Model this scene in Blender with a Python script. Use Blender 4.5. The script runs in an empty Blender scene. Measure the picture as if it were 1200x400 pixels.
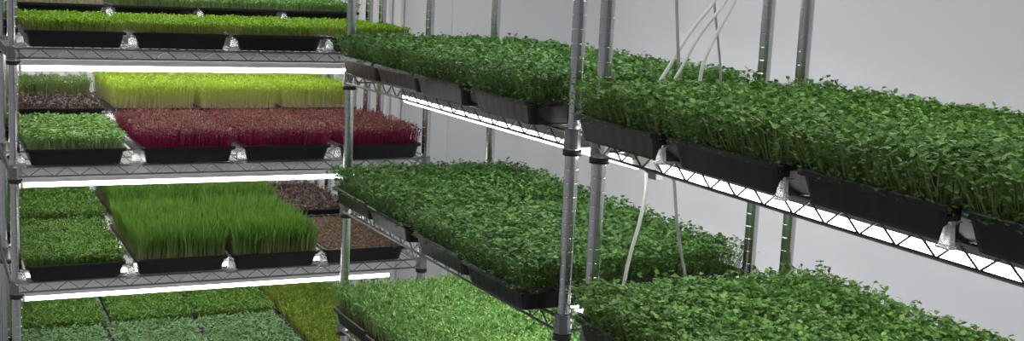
import bpy, math, random
import numpy as np
from mathutils import Matrix, Vector

random.seed(4); rng = np.random.default_rng(7)
PI = math.pi
H = 1.62                                   # camera height above the floor; levels below are relative to it
scene = bpy.context.scene
col = scene.collection

# ------------------------------------------------------------------ helpers
class MB:
    def __init__(self): self.v = []; self.f = []
    def box(self, x0, y0, z0, x1, y1, z1):
        b = len(self.v)
        self.v += [(x, y, z) for z in (z0, z1) for x, y in ((x0, y0), (x1, y0), (x1, y1), (x0, y1))]
        self.f += [tuple(b + i for i in q) for q in ((3, 2, 1, 0), (4, 5, 6, 7), (0, 1, 5, 4), (1, 2, 6, 5), (2, 3, 7, 6), (3, 0, 4, 7))]
    def tube(self, pts, r, n=6, caps=True):
        pts = [Vector(p) for p in pts]; b = len(self.v); prev = None
        for i, p in enumerate(pts):
            d = (pts[min(i + 1, len(pts) - 1)] - pts[max(i - 1, 0)]).normalized()
            if prev is None:
                a = d.orthogonal().normalized()
            else:
                a = (prev - d * prev.dot(d)).normalized()
            prev = a; c = d.cross(a)
            for k in range(n):
                t = 2 * PI * k / n
                self.v.append(tuple(p + (a * math.cos(t) + c * math.sin(t)) * r))
        for i in range(len(pts) - 1):
            for k in range(n):
                k2 = (k + 1) % n
                self.f.append((b + i * n + k, b + i * n + k2, b + (i + 1) * n + k2, b + (i + 1) * n + k))
        if caps:
            self.f.append(tuple(b + k for k in reversed(range(n))))
            self.f.append(tuple(b + (len(pts) - 1) * n + k for k in range(n)))
    def lathe(self, prof, n=14, c=(0, 0, 0)):
        b = len(self.v)
        for r, z in prof:
            for k in range(n):
                t = 2 * PI * k / n
                self.v.append((c[0] + r * math.cos(t), c[1] + r * math.sin(t), c[2] + z))
        for i in range(len(prof) - 1):
            for k in range(n):
                k2 = (k + 1) % n
                self.f.append((b + i * n + k, b + i * n + k2, b + (i + 1) * n + k2, b + (i + 1) * n + k))
        self.f.append(tuple(b + k for k in reversed(range(n))))
        self.f.append(tuple(b + (len(prof) - 1) * n + k for k in range(n)))
    def loft(self, loops, close=True):
        n = len(loops[0]); b = len(self.v)
        for l in loops: self.v += l
        for i in range(len(loops) - 1):
            for k in range(n):
                k2 = (k + 1) % n
                self.f.append((b + i * n + k, b + i * n + k2, b + (i + 1) * n + k2, b + (i + 1) * n + k))
        if close:
            self.f.append(tuple(b + k for k in reversed(range(n))))
            self.f.append(tuple(b + (len(loops) - 1) * n + k for k in range(n)))
    def mesh(self, name, m, smooth=False):
        me = bpy.data.meshes.new(name)
        me.from_pydata(self.v, [], self.f); me.update()
        me.materials.append(m)
        if smooth: me.polygons.foreach_set('use_smooth', [True] * len(me.polygons))
        return me

def put(name, me, parent=None, loc=(0, 0, 0), rz=0.0):
    o = bpy.data.objects.new(name, me); col.objects.link(o)
    o.parent = parent; o.location = loc; o.rotation_euler = (0, 0, rz)
    return o
def root(name, label, cat, loc, rz=0.0, group=None):
    o = put(name, None, None, loc, rz); o.empty_display_size = .05
    return tag(o, label, cat, group)
def tag(o, label, cat, group=None):
    o['label'] = label; o['category'] = cat
    if group: o['group'] = group
    return o
def struct(name, mb, m):
    o = put(name, mb.mesh(name, m)); o['kind'] = 'structure'; return o

# ------------------------------------------------------------------ materials
def nt(name):
    m = bpy.data.materials.new(name); m.use_nodes = True
    t = m.node_tree
    return m, t, t.nodes['Principled BSDF']
def N(t, kind, **kw):
    n = t.nodes.new(kind)
    for k, v in kw.items():
        if k in n.inputs: n.inputs[k].default_value = v
        else: setattr(n, k, v)
    return n
def ramp(t, stops):
    r = N(t, 'ShaderNodeValToRGB'); e = r.color_ramp.elements
    while len(e) < len(stops): e.new(.5)
    for i, (p, c) in enumerate(stops): e[i].position = p; e[i].color = (*c, 1)
    return r
def plain(name, c, rough=.5, metal=0.0, noise=.12, scale=30, spec=.5, bump=0):
    m, t, b = nt(name)
    tc = N(t, 'ShaderNodeTexCoord'); nz = N(t, 'ShaderNodeTexNoise', Scale=scale, Detail=3.0)
    t.links.new(tc.outputs['Object'], nz.inputs['Vector'])
    r = ramp(t, [(.3, tuple(x * (1 - noise) for x in c)), (.7, tuple(min(1, x * (1 + noise)) for x in c))])
    t.links.new(nz.outputs['Fac'], r.inputs['Fac']); t.links.new(r.outputs['Color'], b.inputs['Base Color'])
    b.inputs['Roughness'].default_value = rough; b.inputs['Metallic'].default_value = metal
    b.inputs['Specular IOR Level'].default_value = spec
    if bump:
        bp = N(t, 'ShaderNodeBump', Strength=bump, Distance=.01)
        t.links.new(nz.outputs['Fac'], bp.inputs['Height']); t.links.new(bp.outputs['Normal'], b.inputs['Normal'])
    return m
def plant(name, stem0, stem1, leaves, trans=.35, rough=.45, spec=.35):
    """stem colour from base to top; leaf colour ramp driven by the per-leaf random value"""
    m, t, b = nt(name)
    a = N(t, 'ShaderNodeAttribute', attribute_name='tint'); s = N(t, 'ShaderNodeSeparateColor')
    t.links.new(a.outputs['Color'], s.inputs['Color'])
    st = ramp(t, [(0, stem0), (1, stem1)]); t.links.new(s.outputs['Green'], st.inputs['Fac'])
    lf = ramp(t, [(i / (len(leaves) - 1), c) for i, c in enumerate(leaves)]); t.links.new(s.outputs['Red'], lf.inputs['Fac'])
    mx = N(t, 'ShaderNodeMix', data_type='RGBA')
    t.links.new(s.outputs['Blue'], mx.inputs['Factor'])
    t.links.new(st.outputs['Color'], mx.inputs['A']); t.links.new(lf.outputs['Color'], mx.inputs['B'])
    out = [x for x in mx.outputs if x.type == 'RGBA'][0]
    mi = [x for x in mx.inputs if x.type == 'RGBA']
    t.links.new(st.outputs['Color'], mi[0]); t.links.new(lf.outputs['Color'], mi[1])
    t.links.new(out, b.inputs['Base Color'])
    b.inputs['Roughness'].default_value = rough; b.inputs['Specular IOR Level'].default_value = spec
    tr = N(t, 'ShaderNodeBsdfTranslucent'); t.links.new(out, tr.inputs['Color'])
    ms = N(t, 'ShaderNodeMixShader', Fac=trans)
    t.links.new(b.outputs['BSDF'], ms.inputs[1]); t.links.new(tr.outputs['BSDF'], ms.inputs[2])
    t.links.new(ms.outputs['Shader'], t.nodes['Material Output'].inputs['Surface'])
    return m

M = {}
M['chrome'] = plain('chrome', (.54, .55, .55), .18, 1.0, .05)
M['wire'] = plain('shelf_wire', (.24, .25, .25), .38, 1.0, .05)
M['collar'] = plain('black_collar', (.012, .012, .014), .5)
M['tray'] = plain('tray_plastic', (.006, .006, .007), .36, spec=.4, noise=.3)
M['housing'] = plain('lamp_housing', (.36, .36, .37), .45, noise=.04)
M['channel'] = plain('light_grey_channel', (.88, .88, .88), .5, noise=.03)
M['cap'] = plain('lamp_end_cap', (.7, .7, .7), .4, noise=.03)
M['cord'] = plain('white_cord', (.62, .62, .60), .45, noise=.04)
M['greycord'] = plain('grey_cord', (.30, .30, .31), .5, noise=.04)
M['pipe'] = plain('grey_pipe', (.33, .33, .34), .45, noise=.06)
M['wall'] = plain('painted_wall', (.675, .68, .735), .55, noise=.025, scale=1.3, spec=.3)
M['ribbed'] = plain('ribbed_wall', (.84, .84, .85), .5, noise=.03, scale=2)
M['floor'] = plain('sealed_floor', (.42, .42, .42), .4, noise=.12, scale=3, bump=.02)
M['ceil'] = plain('ceiling_paint', (.75, .75, .75), .7, noise=.02, scale=2)
m, t, b = nt('clear_plastic'); M['clear'] = m
b.inputs['Base Color'].default_value = (.80, .82, .83, 1); b.inputs['Roughness'].default_value = .12
b.inputs['Transmission Weight'].default_value = .93; b.inputs['IOR'].default_value = 1.4
nz = N(t, 'ShaderNodeTexNoise', Scale=90.0); bp = N(t, 'ShaderNodeBump', Strength=.3, Distance=.004)
t.links.new(nz.outputs['Fac'], bp.inputs['Height']); t.links.new(bp.outputs['Normal'], b.inputs['Normal'])
def glow(name, s):
    m, t, b = nt(name)
    b.inputs['Base Color'].default_value = (.9, .9, .9, 1)
    b.inputs['Emission Color'].default_value = (1, .985, .96, 1); b.inputs['Emission Strength'].default_value = s
    return m
M['glow'] = glow('lit_tube', 12.0)
def soil(name, c0, c1, c2, scale=160):
    m, t, b = nt(name)
    tc = N(t, 'ShaderNodeTexCoord'); nz = N(t, 'ShaderNodeTexNoise', Scale=scale, Detail=4.0); t.links.new(tc.outputs['Object'], nz.inputs['Vector'])
    r = ramp(t, [(.3, c0), (.5, c1), (.72, c2)]); t.links.new(nz.outputs['Fac'], r.inputs['Fac'])
    t.links.new(r.outputs['Color'], b.inputs['Base Color']); b.inputs['Roughness'].default_value = .9
    bp = N(t, 'ShaderNodeBump', Strength=1.0, Distance=.006); t.links.new(nz.outputs['Fac'], bp.inputs['Height']); t.links.new(bp.outputs['Normal'], b.inputs['Normal'])
    return m
M['soil'] = soil('dark_potting_soil', (.006, .005, .004), (.02, .015, .01), (.07, .05, .03))
M['soil_red'] = soil('brown_soil', (.02, .011, .006), (.075, .04, .02), (.19, .11, .06))
M['soil_grey'] = soil('grey_brown_soil', (.012, .01, .009), (.05, .042, .034), (.15, .125, .10))

# ------------------------------------------------------------------ foliage meshes (one mesh per tray kind and variant, copied over the trays)
TW, TD, TH = .262, .52, .045                # tray width, depth, height
def canopy(name, mat, n, h, hv, leaf, wid, k=2, up=10, upv=22, lean=.25, stem_w=.0012, area=None, lump=.12, bend=0, blade=False, fold=.25, spill=.012, low=.5, edge_low=0.0):
    """n seedlings, each a thin stem with k little leaves at its top (or one bent blade)"""
    x0, x1, y0, y1 = area or (-TW / 2 + .011, TW / 2 - .011, -TD / 2 + .011, TD / 2 - .011)
    W, Dp = x1 - x0, y1 - y0
    nx = max(2, int(round(math.sqrt(n * W / Dp)))); ny = max(2, int(round(n / nx)))
    gx, gy = np.meshgrid((np.arange(nx) + .5) / nx, (np.arange(ny) + .5) / ny); n = nx * ny
    P = np.stack([x0 + W * (gx.ravel() + rng.uniform(-.6, .6, n) / nx), y0 + Dp * (gy.ravel() + rng.uniform(-.6, .6, n) / ny)], 1)
    P[:, 0] = np.clip(P[:, 0], x0, x1); P[:, 1] = np.clip(P[:, 1], y0, y1)
    ph = rng.uniform(0, 6.28, 6)
    lum = np.sin(P[:, 0] * 47 + ph[0]) * np.sin(P[:, 1] * 39 + ph[1]) + .7 * np.sin(P[:, 0] * 95 + P[:, 1] * 60 + ph[2]) * np.sin(P[:, 1] * 88 - P[:, 0] * 31 + ph[3])
    hh = h * (1 + lump * lum + rng.normal(0, hv, n)); hh = np.maximum(hh, h * .25)
    az = rng.uniform(0, 2 * PI, n); le = np.abs(rng.normal(0, lean, n)) * hh
    L = np.stack([np.cos(az) * le, np.sin(az) * le], 1)
    ex = np.clip((np.abs(P[:, 0] - (x0 + x1) / 2) - (W / 2 - .03)) / .03, 0, 1) * np.sign(P[:, 0] - (x0 + x1) / 2)
    ey = np.clip((np.abs(P[:, 1] - (y0 + y1) / 2) - (Dp / 2 - .03)) / .03, 0, 1) * np.sign(P[:, 1] - (y0 + y1) / 2)
    L[:, 0] += ex * spill; L[:, 1] += ey * spill
    zb = TH * .7
    base = np.concatenate([P, np.full((n, 1), zb)], 1)
    top = np.concatenate([P + L, (zb + hh)[:, None]], 1)
    # keep the plants inside the tray's own column so that neighbours only just touch
    top[:, 0] = np.clip(top[:, 0], x0 - .010, x1 + .010); top[:, 1] = np.clip(top[:, 1], y0 - .026, y1 + .026)
    V, Q, C = [], [], []; off = 0
    # stems
    sa = rng.uniform(0, PI, n); sd = np.stack([np.cos(sa), np.sin(sa), np.zeros(n)], 1) * stem_w
    rr = rng.uniform(0, 1, n)
    if blade:
        mid = base * .45 + top * .55; mid[:, :2] = base[:, :2] * .75 + top[:, :2] * .25
        v = np.stack([base - sd, base + sd, mid + sd, mid - sd, top + sd * .25, top - sd * .25], 1)
        q = np.array([[0, 1, 2, 3], [3, 2, 4, 5]])
        hf = np.array([0, 0, .55, .55, 1, 1.])
        lfm = np.array([0, 0, .8, .8, 1, 1.])
        c = np.stack([np.repeat(rr[:, None], 6, 1), np.repeat(hf[None], n, 0), np.repeat(lfm[None], n, 0), np.ones((n, 6))], 2)
        V.append(v.reshape(-1, 3)); C.append(c.reshape(-1, 4)); Q.append((np.arange(n)[:, None, None] * 6 + q[None]).reshape(-1, 4)); off += n * 6
    else:
        v = np.stack([base - sd, base + sd, top + sd * .7, top - sd * .7], 1)
        c = np.zeros((n, 4, 4)); c[:, :, 0] = rr[:, None]; c[:, 2:, 1] = 1; c[:, :, 3] = 1
        V.append(v.reshape(-1, 3)); C.append(c.reshape(-1, 4)); Q.append((np.arange(n)[:, None] * 4 + np.arange(4)[None])); off += n * 4
        a0 = rng.uniform(0, 2 * PI, n)
        for j in range(k):
            a = a0 + 2 * PI * j / k + rng.normal(0, .25, n)
            e = np.radians(rng.normal(up, upv, n))
            l = leaf * rng.uniform(.7, 1.25, n) * (1 if j < 2 else .7)
            d = np.stack([np.cos(a) * np.cos(e), np.sin(a) * np.cos(e), np.sin(e)], 1)
            s = np.stack([-np.sin(a), np.cos(a), np.zeros(n)], 1)
            nn = np.cross(d, s); w = (l * wid)[:, None]; l = l[:, None]
            fr = (rng.uniform(0, 1, n) * (.95 - low * (1 - edge_low * np.maximum(np.abs(ex), np.abs(ey)))) + low * (1 - edge_low * np.maximum(np.abs(ex), np.abs(ey))))[:, None]; o = top if j < 2 else base * (1 - fr) + top * fr + np.stack([ex * spill * .6, ey * spill * .6, np.zeros(n)], 1)
            v = np.stack([o, o + d * l * .38 + s * w + nn * w * fold, o + d * l * .82 + s * w * .85 + nn * w * fold, o + d * l,
                          o + d * l * .82 - s * w * .85 + nn * w * fold, o + d * l * .38 - s * w + nn * w * fold], 1)
            q = np.array([[0, 5, 4, 3], [0, 3, 2, 1]])
            c = np.ones((n, 6, 4)); c[:, :, 0] = np.clip(rr + rng.normal(0, .22, n), 0, 1)[:, None]
            V.append(v.reshape(-1, 3)); C.append(c.reshape(-1, 4)); Q.append((off + np.arange(n)[:, None, None] * 6 + q[None]).reshape(-1, 4)); off += n * 6
    V = np.concatenate(V).astype(np.float32); Q = np.concatenate(Q).astype(np.int32); C = np.concatenate(C).astype(np.float32)
    me = bpy.data.meshes.new(name)
    me.vertices.add(len(V)); me.vertices.foreach_set('co', V.ravel())
    me.loops.add(Q.size); me.loops.foreach_set('vertex_index', Q.ravel())
    me.polygons.add(len(Q)); me.polygons.foreach_set('loop_start', np.arange(0, Q.size, 4, dtype=np.int32)); me.polygons.foreach_set('loop_total', np.full(len(Q), 4, np.int32))
    at = me.attributes.new('tint', 'FLOAT_COLOR', 'POINT'); at.data.foreach_set('color', C.ravel())
    me.update(); me.validate(); me.materials.append(mat)
    return me

G = {}
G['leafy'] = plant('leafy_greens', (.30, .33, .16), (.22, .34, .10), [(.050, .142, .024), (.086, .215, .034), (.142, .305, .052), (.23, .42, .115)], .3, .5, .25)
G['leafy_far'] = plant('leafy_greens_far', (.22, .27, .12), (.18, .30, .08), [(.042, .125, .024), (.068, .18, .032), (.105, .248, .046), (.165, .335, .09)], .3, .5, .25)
G['yellow'] = plant('yellow_green_shoots', (.34, .27, .14), (.24, .34, .05), [(.14, .30, .012), (.20, .38, .015), (.28, .46, .02)], .35)
G['fine'] = plant('fine_green_shoots', (.20, .26, .12), (.2, .32, .1), [(.08, .22, .04), (.13, .29, .055), (.19, .37, .09)], .3)
G['pale'] = plant('pale_sprouts', (.42, .38, .26), (.40, .38, .24), [(.36, .36, .20), (.44, .42, .28)], .3)
G['lime'] = plant('lime_shoots', (.60, .52, .34), (.44, .52, .10), [(.36, .54, .04), (.46, .64, .06), (.58, .74, .12)], .4)
G['mint'] = plant('fresh_leafy_greens', (.42, .46, .28), (.3, .42, .16), [(.09, .235, .03), (.145, .32, .045), (.23, .42, .09), (.35, .53, .18)], .3, .45, .3)
G['red'] = plant('crimson_shoots', (.36, .012, .11), (.26, .03, .08), [(.15, .075, .045), (.22, .11, .075), (.22, .055, .06), (.30, .17, .12)], .3)
G['grass'] = plant('grass_blades', (.40, .38, .20), (.12, .22, .03), [(.07, .175, .022), (.11, .24, .030), (.165, .31, .048)], .35)
G['moss'] = plant('low_dense_greens', (.10, .16, .04), (.12, .22, .04), [(.08, .21, .02), (.12, .27, .03), (.16, .32, .045)], .3)
G['grey'] = plant('grey_green_leaves', (.12, .2, .1), (.14, .24, .1), [(.08, .20, .05), (.13, .27, .085), (.19, .34, .14)], .3)
G['olive'] = plant('olive_shoots', (.22, .2, .06), (.2, .26, .04), [(.12, .23, .018), (.18, .31, .022), (.23, .36, .03)], .35)
G['bright'] = plant('bright_fine_shoots', (.24, .27, .10), (.2, .36, .1), [(.14, .32, .065), (.22, .43, .11), (.34, .56, .19)], .35)
G['purple'] = plant('purple_sprouts', (.12, .07, .06), (.12, .06, .06), [(.09, .05, .055), (.16, .10, .10), (.20, .17, .10)], .2)
G['brown'] = plant('brown_sprouts', (.16, .09, .05), (.14, .08, .04), [(.14, .07, .04), (.18, .14, .05), (.12, .16, .05)], .2)
G['palegreen'] = plant('pale_green_shoots', (.30, .34, .14), (.28, .38, .12), [(.20, .33, .10), (.27, .40, .14), (.33, .46, .20)], .35)

def variants(key, cnt, **kw):
    return [canopy(key, **kw) for _ in range(cnt)]
F = {}
F['leafy'] = variants('leafy', 3, mat=G['leafy'], n=3900, h=.058, hv=.09, leaf=.0090, wid=.40, k=6, lean=.2, low=.4, spill=.024, edge_low=.85, stem_w=.0008, lump=.09)
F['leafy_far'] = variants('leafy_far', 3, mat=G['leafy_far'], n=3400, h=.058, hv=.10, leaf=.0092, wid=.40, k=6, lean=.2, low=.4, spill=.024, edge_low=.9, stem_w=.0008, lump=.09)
F['yellow'] = variants('yellow', 2, mat=G['yellow'], n=3600, h=.037, hv=.07, leaf=.007, wid=.33, k=3, up=35, lean=.12, lump=.04, spill=.004)
F['fine'] = variants('fine', 2, mat=G['fine'], n=2800, h=.034, hv=.1, leaf=.009, wid=.35, k=2, up=20, lean=.14, lump=.06)
F['pale'] = variants('pale', 1, mat=G['pale'], n=1800, h=.026, hv=.1, leaf=.006, wid=.35, k=2, lean=.15, lump=.05)
F['lime'] = variants('lime', 2, mat=G['lime'], n=3600, h=.076, hv=.09, leaf=.009, wid=.26, k=3, low=.4, up=45, lean=.1, lump=.05, spill=.006)
F['mint'] = variants('mint', 1, mat=G['mint'], n=2400, h=.042, hv=.08, leaf=.0095, wid=.42, k=3, lean=.14, lump=.07)
F['red'] = variants('red', 3, mat=G['red'], n=4000, h=.055, hv=.11, leaf=.0068, wid=.24, k=3, low=.65, up=30, lean=.16, lump=.07, stem_w=.0011, spill=.014)
F['grass'] = variants('grass', 2, mat=G['grass'], n=5600, h=.088, hv=.11, leaf=.0, wid=.3, blade=True, lean=.2, stem_w=.0022, lump=.06, spill=.010)
F['moss'] = variants('moss', 3, mat=G['moss'], n=3200, h=.034, hv=.12, leaf=.008, wid=.3, k=3, up=25, lean=.16, lump=.06)
F['grey'] = variants('grey', 2, mat=G['grey'], n=3000, h=.022, hv=.12, leaf=.010, wid=.32, k=2, up=8, lean=.2, lump=.08)
F['olive'] = variants('olive', 1, mat=G['olive'], n=2600, h=.045, hv=.16, leaf=.008, wid=.25, k=2, up=45, lean=.2, lump=.1)
F['bright'] = variants('bright', 3, mat=G['bright'], n=3600, h=.062, hv=.13, leaf=.010, wid=.24, k=2, up=40, lean=.2, lump=.09)
F['purple'] = variants('purple', 1, mat=G['purple'], n=1500, h=.022, hv=.3, leaf=.009, wid=.4, k=2, lean=.25)
F['brown'] = variants('brown', 1, mat=G['brown'], n=420, h=.014, hv=.3, leaf=.007, wid=.35, k=2, lean=.3)
F['purple_half'] = variants('purple_half', 1, mat=G['purple'], n=850, h=.022, hv=.3, leaf=.009, wid=.4, k=2, lean=.25, area=(-TW / 2 + .011, TW / 2 - .011, -TD / 2 + .011, TD / 2 - .20))
F['palegreen_half'] = variants('palegreen_half', 1, mat=G['palegreen'], n=1500, h=.062, hv=.07, leaf=.008, wid=.35, k=2, lean=.12, up=30, area=(-TW / 2 + .011, TW / 2 - .011, TD / 2 - .19, TD / 2 - .011))
PARTNAME = dict(grass='grass_blades', red='red_shoots', purple='sprouts', brown='sprouts', purple_half='sprouts', pale='sprouts')

# tray pan: tapered ribbed walls, rolled rim, hollow inside
def rrect(w, d, z, r, ridge=0.0):
    pts = []; nx, ny = 14, 28
    hw, hd = w / 2, d / 2
    def side(ax, ay, bx, by, n, ox, oy):
        for i in range(n):
            t = i / n; s = ridge if i % 2 else 0
            pts.append((ax + (bx - ax) * t + ox * s, ay + (by - ay) * t + oy * s, z))
    def arc(cx, cy, a):
        for i in range(3):
            t = a + PI / 2 * i / 3; pts.append((cx + r * math.cos(t), cy + r * math.sin(t), z))
    side(-hw + r, -hd, hw - r, -hd, nx, 0, 1); arc(hw - r, -hd + r, -PI / 2)
    side(hw, -hd + r, hw, hd - r, ny, -1, 0); arc(hw - r, hd - r, 0)
    side(hw - r, hd, -hw + r, hd, nx, 0, -1); arc(-hw + r, hd - r, PI / 2)
    side(-hw, hd - r, -hw, -hd + r, ny, 1, 0); arc(-hw + r, -hd + r, PI)
    return pts
mb = MB()
mb.loft([rrect(TW - .034, TD - .034, .0, .012, .0), rrect(TW - .030, TD - .030, .004, .014, .0003), rrect(TW - .014, TD - .014, TH - .008, .016, .0003), rrect(TW - .012, TD - .012, TH - .008, .016),
         rrect(TW - .001, TD - .001, TH - .009, .018), rrect(TW, TD, TH - .002, .018), rrect(TW - .003, TD - .003, TH, .017), rrect(TW - .013, TD - .013, TH, .015),
         rrect(TW - .017, TD - .017, TH - .004, .014), rrect(TW - .036, TD - .036, .004, .01)])
PAN = mb.mesh('tray_pan', M['tray'])
def soil_mesh(name, mat, z, rough, dome=0.0, side='all'):
    mb = MB(); nx, ny = 30, 56; w, d = TW - .022, TD - .022
    for j in range(ny + 1):
        for i in range(nx + 1):
            u, v = i / nx, j / ny
            e = min(1, min(u, 1 - u) * 8) * min(1, min(v, 1 - v) * 12)
            mb.v.append((-w / 2 + w * u, -d / 2 + d * v, z + e * dome + random.uniform(-rough, rough)))
    for j in range(ny):
        for i in range(nx):
            a = j * (nx + 1) + i; mb.f.append((a, a + 1, a + nx + 2, a + nx + 1))
    return mb.mesh(name, mat)
SOIL = dict(std=soil_mesh('soil_bed', M['soil'], TH * .70, .002), red=soil_mesh('soil_bed', M['soil_red'], TH * .86, .0035, .007), grey=soil_mesh('soil_bed', M['soil_grey'], TH * .86, .0035, .006))

ORD = ['first', 'second', 'third', 'fourth', 'fifth']
def tray(kind, pos, rz, label, group, i):
    r = root('seedling_tray', label, 'tray', pos, rz, group)
    put('tray_pan', PAN, r)
    put('soil_bed', SOIL['red' if kind in ('brown',) else 'grey' if kind in ('purple', 'half') else 'std'], r)
    if kind == 'half':
        a = put('sprouts', F['purple_half'][0], r); a['kind'] = 'stuff'; a['label'] = 'dark purple sprouts on bare soil'
        b_ = put('leaf_canopy', F['palegreen_half'][0], r); b_['kind'] = 'stuff'; b_['label'] = 'pale green shoots at the rear'
        return r
    v = F[kind]
    f = put(PARTNAME.get(kind, 'leaf_canopy'), v[i % len(v)], r, rz=PI if (i // len(v)) % 2 else 0); f['kind'] = 'stuff'
    return r

# ------------------------------------------------------------------ wire shelf racks
RD = .425                                    # post spacing front to back
def post_mesh(ht):
    prof = [(.004, 0), (.014, .0), (.014, .012), (.006, .02), (.006, .03), (.0127, .032)]
    z = .06
    while z < ht - .03:
        prof += [(.0127, z), (.0123, z + .0005), (.0123, z + .002), (.0127, z + .0025)]; z += .0254
    prof += [(.0127, ht - .006), (.010, ht)]
    mb = MB(); mb.lathe(prof, 22); return mb.mesh('post', M['chrome'], False)
POST = post_mesh(1.88)
def shelf_mesh(L):
    mb = MB(); x0, x1, y0, y1 = 0, L, 0, RD
    hT = .029
    def truss(a, b):
        a = Vector(a); b = Vector(b); ln = (b - a).length; n = max(2, int(round(ln / .064)))
        dz = Vector((0, 0, -hT))
        mb.tube([a + Vector((0, 0, -.003)), b + Vector((0, 0, -.003))], .0032, 6); mb.tube([a + dz, b + dz], .0030, 6)
        zz = []
        for i in range(n):
            p = a.lerp(b, i / n); q = a.lerp(b, (i + .5) / n)
            zz += [p + Vector((0, 0, -.004)), q + dz]
        zz.append(b + Vector((0, 0, -.004)))
        mb.tube(zz, .0019, 5)
    e = .0125
    truss((x0, y0 - e, 0), (x1, y0 - e, 0)); truss((x0, y1 + e, 0), (x1, y1 + e, 0))
    truss((x0 - e, y0, 0), (x0 - e, y1, 0)); truss((x1 + e, y0, 0), (x1 + e, y1, 0))
    n = int(L / .0245)
    for i in range(1, n):
        x = L * i / n; mb.tube([(x, y0 - e - .003, 0.0005), (x, y1 + e + .003, 0.0005)], .0015, 5)
    for y in (RD * .33, RD * .66): mb.tube([(x0 - e, y, -.005), (x1 + e, y, -.005)], .0028, 6)
    for x in (x0, x1):
        for y in (y0, y1): mb.lathe([(.0150, -.034), (.0172, -.034), (.0160, .002), (.0140, .002)], 14, (x, y, 0))
    return mb.mesh('wire_shelf', M['wire'], False)
mb = MB(); mb.lathe([(.0131, -.006), (.0178, -.006), (.0180, .004), (.0131, .004)], 14); COLLAR = mb.mesh('collar', M['collar'], True)
SHELF = {}
def rack(label, org, rz, L, levels):
    if L not in SHELF: SHELF[L] = shelf_mesh(L)
    r = root('wire_shelf_rack', label, 'shelf rack', (org[0], org[1], 0), rz, 'chrome wire shelf racks')
    for x in (0, L):
        for y in (0, RD): put('post', POST, r, (x, y, 0))
    for z in levels:
        s = put('wire_shelf', SHELF[L], r, (0, 0, z + H))
        for x in (0, L):
            for y in (0, RD): put('collar', COLLAR, s, (x, y, -.041))
    return r

# light tube: emitting diffuser under a grey channel, capped ends. Along local X, 1.08 m
LT = 1.08
mb = MB(); mb.loft([[(x, .013 * math.cos(t), -.0125 + .0125 * math.sin(t)) for t in [PI * .94 + (PI * 1.12) * k / 9 for k in range(10)]] for x in (0.012, LT - .012)]); TUBE = mb.mesh('diffuser', M['glow'], False)
mb = MB(); mb.loft([[(x, .0150 * math.cos(t), -.0150 + .0150 * math.sin(t)) for t in [2 * PI * k / 18 for k in range(18)]] for x in (0.012, LT - .012)]); TUBE_FAT = mb.mesh('diffuser', M['glow'], False)
mb = MB(); mb.loft([[(x, y, z) for y, z in ((-.0145, -.010), (-.0145, .004), (-.010, .010), (.010, .010), (.0145, .004), (.0145, -.010))] for x in (0, LT)]); HOUS = mb.mesh('lamp_channel', M['housing'])
mb = MB(); mb.loft([[(x, y, z) for y, z in ((-.0145, -.010), (-.0145, .004), (-.018, .006), (-.018, .034), (.018, .034), (.018, .006), (.0145, .004), (.0145, -.010))] for x in (0, LT)]); HOUS_TALL = mb.mesh('lamp_channel', M['channel'])
mb = MB(); mb.loft([[(x, .0138 * math.cos(t), -.0125 + .0138 * math.sin(t)) for t in [2 * PI * k / 14 for k in range(14)]] for x in (-.004, .012)]); CAP = mb.mesh('end_cap', M['cap'])
def lamp(pos, rz, label, group, tall=False):
    r = root('light_tube', label, 'light', pos, rz, group)
    put('diffuser', TUBE if tall else TUBE_FAT, r); put('lamp_channel', HOUS_TALL if tall else HOUS, r); put('end_cap', CAP, r); put('end_cap', CAP, r, (LT - .008, 0, 0))

# clear clip pinched between neighbouring trays: tapered block hooked over both rims
def clip_mesh():
    mb = MB()
    def lp(wt, z, y0, y1): return [(-wt, y0, z), (wt, y0, z), (wt, y1, z), (-wt, y1, z)]
    mb.loft([lp(.0165, .0, -.016, 0), lp(.0160, .005, -.015, 0), lp(.0125, .006, -.012, 0), lp(.0095, .028, -.007, 0), lp(.0045, .032, -.004, .004), lp(.004, .036, -.003, .020)])
    return mb.mesh('tray_clip', M['clear'])
CLIP = clip_mesh()

# ---- the two facing racks on the left, turned a little
TH0 = -.0314
def LW(u, dy, z): return (-.7917 + u * math.cos(TH0) - dy * math.sin(TH0), 1.5688 + u * math.sin(TH0) + dy * math.cos(TH0), z + H)
L48 = 1.175
FZ = [.110, -.242, -.559, -.876, -1.212]
BZ = [.150, -.190, -.515, -.868, -1.222]
DB = .56
rack('chrome wire rack facing the camera at the aisle end, carrying the red trays', LW(0, 0, 0), TH0, L48, FZ)
rack('chrome wire rack standing directly behind the rack that carries the red trays', LW(0, DB, 0), TH0, L48, BZ)
US = {1: [.156, .432, .705, .983], 2: [.156, .452, .735, 1.018], 3: [.152, .435, .705, .980], 4: [.147, .427, .705, .983]}
UB = [.172, .455, .728, 1.003]
DESC = dict(yellow='tray of short yellow-green shoots', fine='tray of fine green shoots', pale='tray of pale beige sprouts', lime='tray of tall lime-yellow shoots',
            mint='tray of fresh green round-leaved seedlings', red='tray of crimson-stemmed seedlings', grass='tray of tall green grass', moss='tray of low dense green seedlings',
            grey='tray of low grey-green leaves', olive='tray of loose olive-green shoots', bright='tray of bright green fine shoots', purple='tray of grey-brown soil and purple sprouts',
            brown='tray of bare reddish-brown soil', half='tray of dark sprouts before pale green shoots', leafy='leafy green tray', leafy_far='leafy green tray')
SHN = {1: 'top shelf', 2: 'second shelf', 3: 'third shelf', 4: 'lowest shelf'}
front = {1: ['yellow'] * 4, 2: ['mint', 'red', 'red', 'red'], 3: ['moss', 'grass', 'grass', 'brown'], 4: ['grey', 'grey', 'grey', 'olive']}
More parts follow.
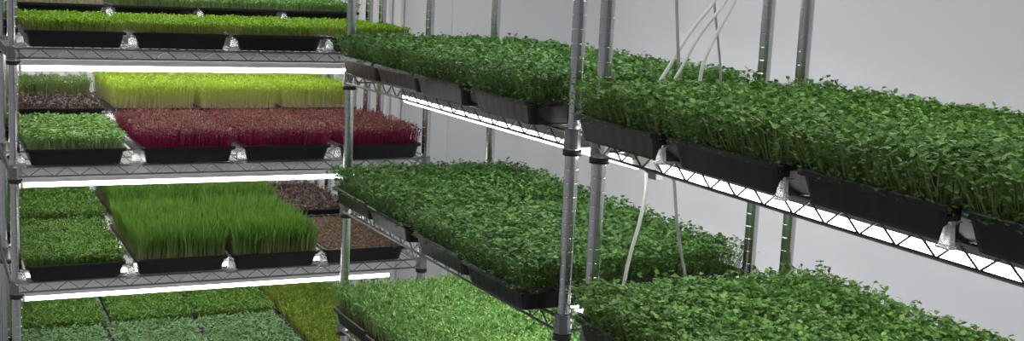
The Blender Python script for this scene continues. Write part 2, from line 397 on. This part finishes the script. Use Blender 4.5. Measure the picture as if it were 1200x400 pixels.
back = {1: ['pale', 'fine', 'fine', 'fine'], 2: ['half', 'lime', 'lime', 'lime'], 3: ['moss', 'grass', 'grass', 'purple'], 4: ['moss', 'moss', 'moss', 'olive']}
for lv in (1, 2, 3, 4):
    for s in range(4):
        k = front[lv][s]
        tray(k, LW(US[lv][s], -.038 + TD / 2 + random.uniform(-.004, .004), FZ[lv] + .0022), TH0 + random.uniform(-.006, .006),
             f'{DESC[k]}, {ORD[s]} from left, facing rack\'s {SHN[lv]}', f'trays on the {SHN[lv]} of the facing rack', s)
        k = back[lv][s]
        tray(k, LW(UB[s], DB - .03 + TD / 2 + random.uniform(-.004, .004), BZ[lv] + .0022), TH0 + random.uniform(-.006, .006),
             f'{DESC[k]}, {ORD[s]} from left, rear rack\'s {SHN[lv]}', f'trays on the {SHN[lv]} of the rear rack', s + 1)
for lv in range(4):
    n = ['highest shelf', 'top shelf', 'second shelf', 'third shelf'][lv]
    n = n if lv else 'uppermost shelf'
    for q, dy in ((0, .035), (1, .30)):
        lamp(LW(.01, dy, FZ[lv] - .0405), TH0, f'lit white tube under the {n} of the facing rack, {("front", "back")[q]} one', 'light tubes of the facing rack', True)
        lamp(LW(.03, DB + dy, BZ[lv] - .0405), TH0, f'lit white tube under the {n} of the rear rack, {("front", "back")[q]} one', 'light tubes of the rear rack', True)
JN = ['left of the first tray', 'between first and second trays', 'between second and third trays', 'between third and fourth trays']
for lv, us in {1: [.012, .296, .570, .845], 2: [.010, .304, .592, .878], 3: [.010, .293, .570, .842]}.items():
    for j, u in enumerate(us):
        tag(put('tray_clip', CLIP, None, LW(u, -.044, FZ[lv] + .0022), TH0), f'small clear clip {JN[j]}, {SHN[lv]} of the facing rack', 'clip', 'clear clips on the facing rack')
for lv, js in {1: (1, 2, 3), 2: (1, 2, 3), 3: (1,)}.items():
    for j in js:
        u = (UB[j - 1] + UB[j]) / 2
        tag(put('tray_clip', CLIP, None, LW(u, DB - .036, BZ[lv] + .0022), TH0), f'small clear clip {JN[j]}, {SHN[lv]} of the rear rack', 'clip', 'clear clips on the rear rack')

# ---- the two racks along the side wall
NG = .0937
RZf = [.10, -.268, -.614, -.940]
RZn = [.19, -.268, -.622, -.960]
L_N = 1.245; NR = -PI / 2 - .042           # the nearer rack stands a little askew
def NW(u, dy, z): return (u * math.cos(NR) - dy * math.sin(NR), -NG + u * math.sin(NR) + dy * math.cos(NR), z + H)
# local X of a rack runs from its far end toward the camera, local Y into the wall
rack('chrome wire rack along the side wall, the farther of its two', (0, L48, 0), -PI / 2, L48, RZf)
rack('chrome wire rack along the side wall, the nearer of its two', (0, -NG, 0), NR, L_N, RZn)
YF = {1: [1.014, .744, .480, .168], 2: [1.014, .747, .430, .155], 3: [1.010, .744, .470, .180]}
for lv in (1, 2, 3):
    for s, y in enumerate(YF[lv]):
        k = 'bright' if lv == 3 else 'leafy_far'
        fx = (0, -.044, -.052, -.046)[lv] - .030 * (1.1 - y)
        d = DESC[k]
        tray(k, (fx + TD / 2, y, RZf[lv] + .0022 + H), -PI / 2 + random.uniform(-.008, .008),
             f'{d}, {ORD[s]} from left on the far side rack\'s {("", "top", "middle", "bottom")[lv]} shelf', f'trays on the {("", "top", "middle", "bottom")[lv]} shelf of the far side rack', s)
YN = [-.262, -.553, -.846, -1.126]
for lv in (1, 2):
    for s, y in enumerate(YN):
        tray('leafy', NW(-NG - y, (-.072, -.055)[lv - 1] + TD / 2 + random.uniform(-.006, .006), RZn[lv] + .0022), NR + random.uniform(-.008, .008),
             f'leafy green tray, {ORD[s]} from left on the near side rack\'s {("", "top", "lower")[lv]} shelf', f'trays on the {("", "top", "lower")[lv]} shelf of the near side rack', s).scale = (1.06, 1, 1)
for lv, zf in enumerate(RZf[:4]):
    n = ('uppermost', 'top', 'middle', 'bottom')[lv]
    for q, X in ((0, .075 if lv != 2 else .15), (1, .32)):
        y0 = (1.0, .965, 1.085, 1.13)[lv]
        lamp((X, y0, zf - .0285 + H), -PI / 2, f'lit white tube under the far side rack\'s {n} shelf, {("aisle", "wall")[q]} side', 'light tubes of the far side rack')
for lv, zn in enumerate(RZn[:3]):
    n = ('uppermost', 'top', 'lower')[lv]
    for q, X in ((0, .075 if lv != 2 else .15), (1, .32)):
        lamp(NW(.09, X, zn - .0225), NR, f'lit white tube under the near side rack\'s {n} shelf, {("aisle", "wall")[q]} side', 'light tubes of the near side rack')
for s, (y, fx) in enumerate(((-.4075, -.066), (-.70, -.066), (-.986, -.066))):
    c = tag(put('tray_clip', CLIP, None, NW(-NG - y, fx - .002, RZn[1] + .0022), NR), f'small clear clip {JN[s + 1]}, top shelf of the near side rack', 'clip', 'clear clips on the near side rack')
    c.scale = (.6, .75, .8)

# ------------------------------------------------------------------ cords behind the near rack
def smooth(pts, n=8):
    P = [Vector(p) for p in pts]; P = [P[0] * 2 - P[1]] + P + [P[-1] * 2 - P[-2]]; out = []
    for i in range(1, len(P) - 2):
        for k in range(n):
            t = k / n; a, b_, c, d = P[i - 1:i + 3]
            out.append(.5 * ((2 * b_) + (c - a) * t + (2 * a - 5 * b_ + 4 * c - d) * t * t + (3 * b_ - a - 3 * c + d) * t ** 3))
    return out + [P[-2]]
def cord(pts, r, mat, label):
    mb = MB(); mb.tube(smooth([(x, y, z + H) for x, y, z in pts]), r, 8)
    return tag(put('power_cord', mb.mesh('power_cord', M[mat], True)), label, 'cord', 'cords hanging between the side racks')
Yc = -.05
cord([(.160, Yc, .06), (.168, Yc, .003), (.183, Yc, -.12), (.196, Yc, -.20), (.200, Yc, -.28), (.190, Yc, -.349), (.194, Yc, -.365), (.205, Yc, -.431), (.22, Yc, -.497), (.236, Yc, -.56), (.24, Yc, -.66)], .0030, 'greycord', 'straight grey cord hanging down between the two side racks')
cord([(.35, Yc, .06), (.317, Yc, .009), (.304, Yc, -.023), (.275, Yc, -.071), (.247, Yc, -.126), (.237, Yc, -.166), (.235, Yc, -.25), (.23, Yc, -.30)], .0036, 'cord', 'white cord bowing down to the right of the crossing pair of cords')
cord([(.33, Yc + .01, .05), (.279, Yc + .01, -.005), (.253, Yc + .01, -.04), (.213, Yc + .01, -.085), (.176, Yc + .01, -.143), (.146, Yc + .01, -.195), (.135, Yc, -.26), (.134, Yc, -.308), (.131, Yc, -.339), (.132, Yc, -.379), (.123, Yc, -.435), (.106, Yc, -.498), (.094, Yc, -.57), (.09, Yc, -.66)], .0036, 'cord', 'long white cord slanting behind the leaves then curving down below the shelf')
cord([(.34, Yc - .008, .05), (.291, Yc - .008, -.004), (.265, Yc - .008, -.04), (.223, Yc - .008, -.088), (.188, Yc - .008, -.148), (.163, Yc - .008, -.195), (.155, Yc - .008, -.27)], .0032, 'cord', 'white cord slanting just beside the long white cord')
cord([(.255, Yc + .02, .06), (.263, Yc + .02, .007), (.276, Yc + .02, -.055), (.297, Yc + .02, -.158), (.303, Yc + .02, -.25)], .0024, 'greycord', 'thin grey cord hanging to the right, passing behind the bowed white cord')
# plug boxes under the start of the near rack's shelf
mb = MB(); mb.loft([[(x, y, z) for x, y in ((-.012, -.022), (.012, -.022), (.012, .022), (-.012, .022))] for z in (0, .024)]); mb.tube([(0, .022, .012), (0, .05, .014), (0, .07, .03)], .003, 6)
mb.v = [(a * .55, b * .55, c * .55) for a, b, c in mb.v]; PLUG = mb.mesh('lamp_connector', M['housing'])
tag(put('lamp_connector', PLUG, None, (.03, -.225, -.322 + H)), 'grey cord connector under the start of the near side rack top shelf', 'connector')
# ------------------------------------------------------------------ room
WX, WY = .80, 2.72
mb = MB(); mb.box(-2.6, -4.2, -.1, WX + .1, WY + .1, 0); struct('floor', mb, M['floor'])
mb = MB(); mb.box(-2.6, -4.2, 2.7, WX + .1, WY + .1, 2.8); struct('ceiling', mb, M['ceil'])
mb = MB(); mb.box(WX, -4.2, 0, WX + .1, .312, 2.7); mb.box(WX, .316, 0, WX + .1, 2.277, 2.7); mb.box(WX, 2.281, 0, WX + .1, WY + .1, 2.7)
mb.box(WX + .004, -4.2, 0, WX + .05, WY + .1, 2.7)
struct('wall_right', mb, M['wall'])
mb = MB(); x = -2.6                                        # ribbed sheet: flat pans with narrow raised ribs
prof = []
while x < WX:
    prof += [(x, WY), (x + .022, WY - .006), (x + .038, WY), (x + .041, WY + .018), (x + .045, WY + .018), (x + .048, WY)]; x += .05
prof = [p for p in prof if p[0] <= WX] + [(WX, WY)]
b0 = len(mb.v)
for px, py in prof: mb.v += [(px, py, 0), (px, py, 2.7)]
for i in range(len(prof) - 1): mb.f.append((2 * i, 2 * i + 2, 2 * i + 3, 2 * i + 1))
mb.box(-2.6, WY + .022, 0, WX + .1, WY + .1, 2.7)
struct('wall_back', mb, M['ribbed'])
mb = MB(); mb.box(-2.7, -4.2, 0, -2.6, WY + .1, 2.7); struct('wall_left', mb, M['wall'])
mb = MB(); mb.box(-2.7, -4.3, 0, WX + .1, -4.2, 2.7); struct('wall_front', mb, M['wall'])

# area lights added out of frame as soft fill, over aisle and back racks
for x, y, p in ((-1.3, -1.6, 7), (-1.2, .4, 7), (.1, 2.45, 9)):
    ld = bpy.data.lights.new('fill_light', 'AREA'); ld.shape = 'RECTANGLE'; ld.size = 1.0; ld.size_y = 1.2; ld.energy = p; ld.color = (1, .99, 1)
    lo = bpy.data.objects.new('fill_light', ld); col.objects.link(lo); lo.location = (x, y, 2.66)
w = bpy.data.worlds.new('room_air'); scene.world = w; w.use_nodes = True
w.node_tree.nodes['Background'].inputs['Color'].default_value = (.8, .82, .9, 1); w.node_tree.nodes['Background'].inputs['Strength'].default_value = .2

# ------------------------------------------------------------------ camera
cd = bpy.data.cameras.new('camera'); cam = bpy.data.objects.new('camera', cd); col.objects.link(cam)
cd.sensor_width = 36; cd.lens = 36 * 1441.3 / 1200; cd.clip_start = .05
r_, u_, f_ = Vector((0.88674577, -0.45988157, 0.04680687)), Vector((0.03056213, 0.15936143, 0.98674713)), Vector((0.46124603, 0.87356332, -0.15536803))
m4 = Matrix((r_, u_, -f_)).transposed().to_4x4(); m4.translation = Vector((-1.1293, -1.9079, H)); cam.matrix_world = m4
scene.camera = cam
scene.view_settings.view_transform = 'Standard'
scene.view_settings.exposure = 0.10
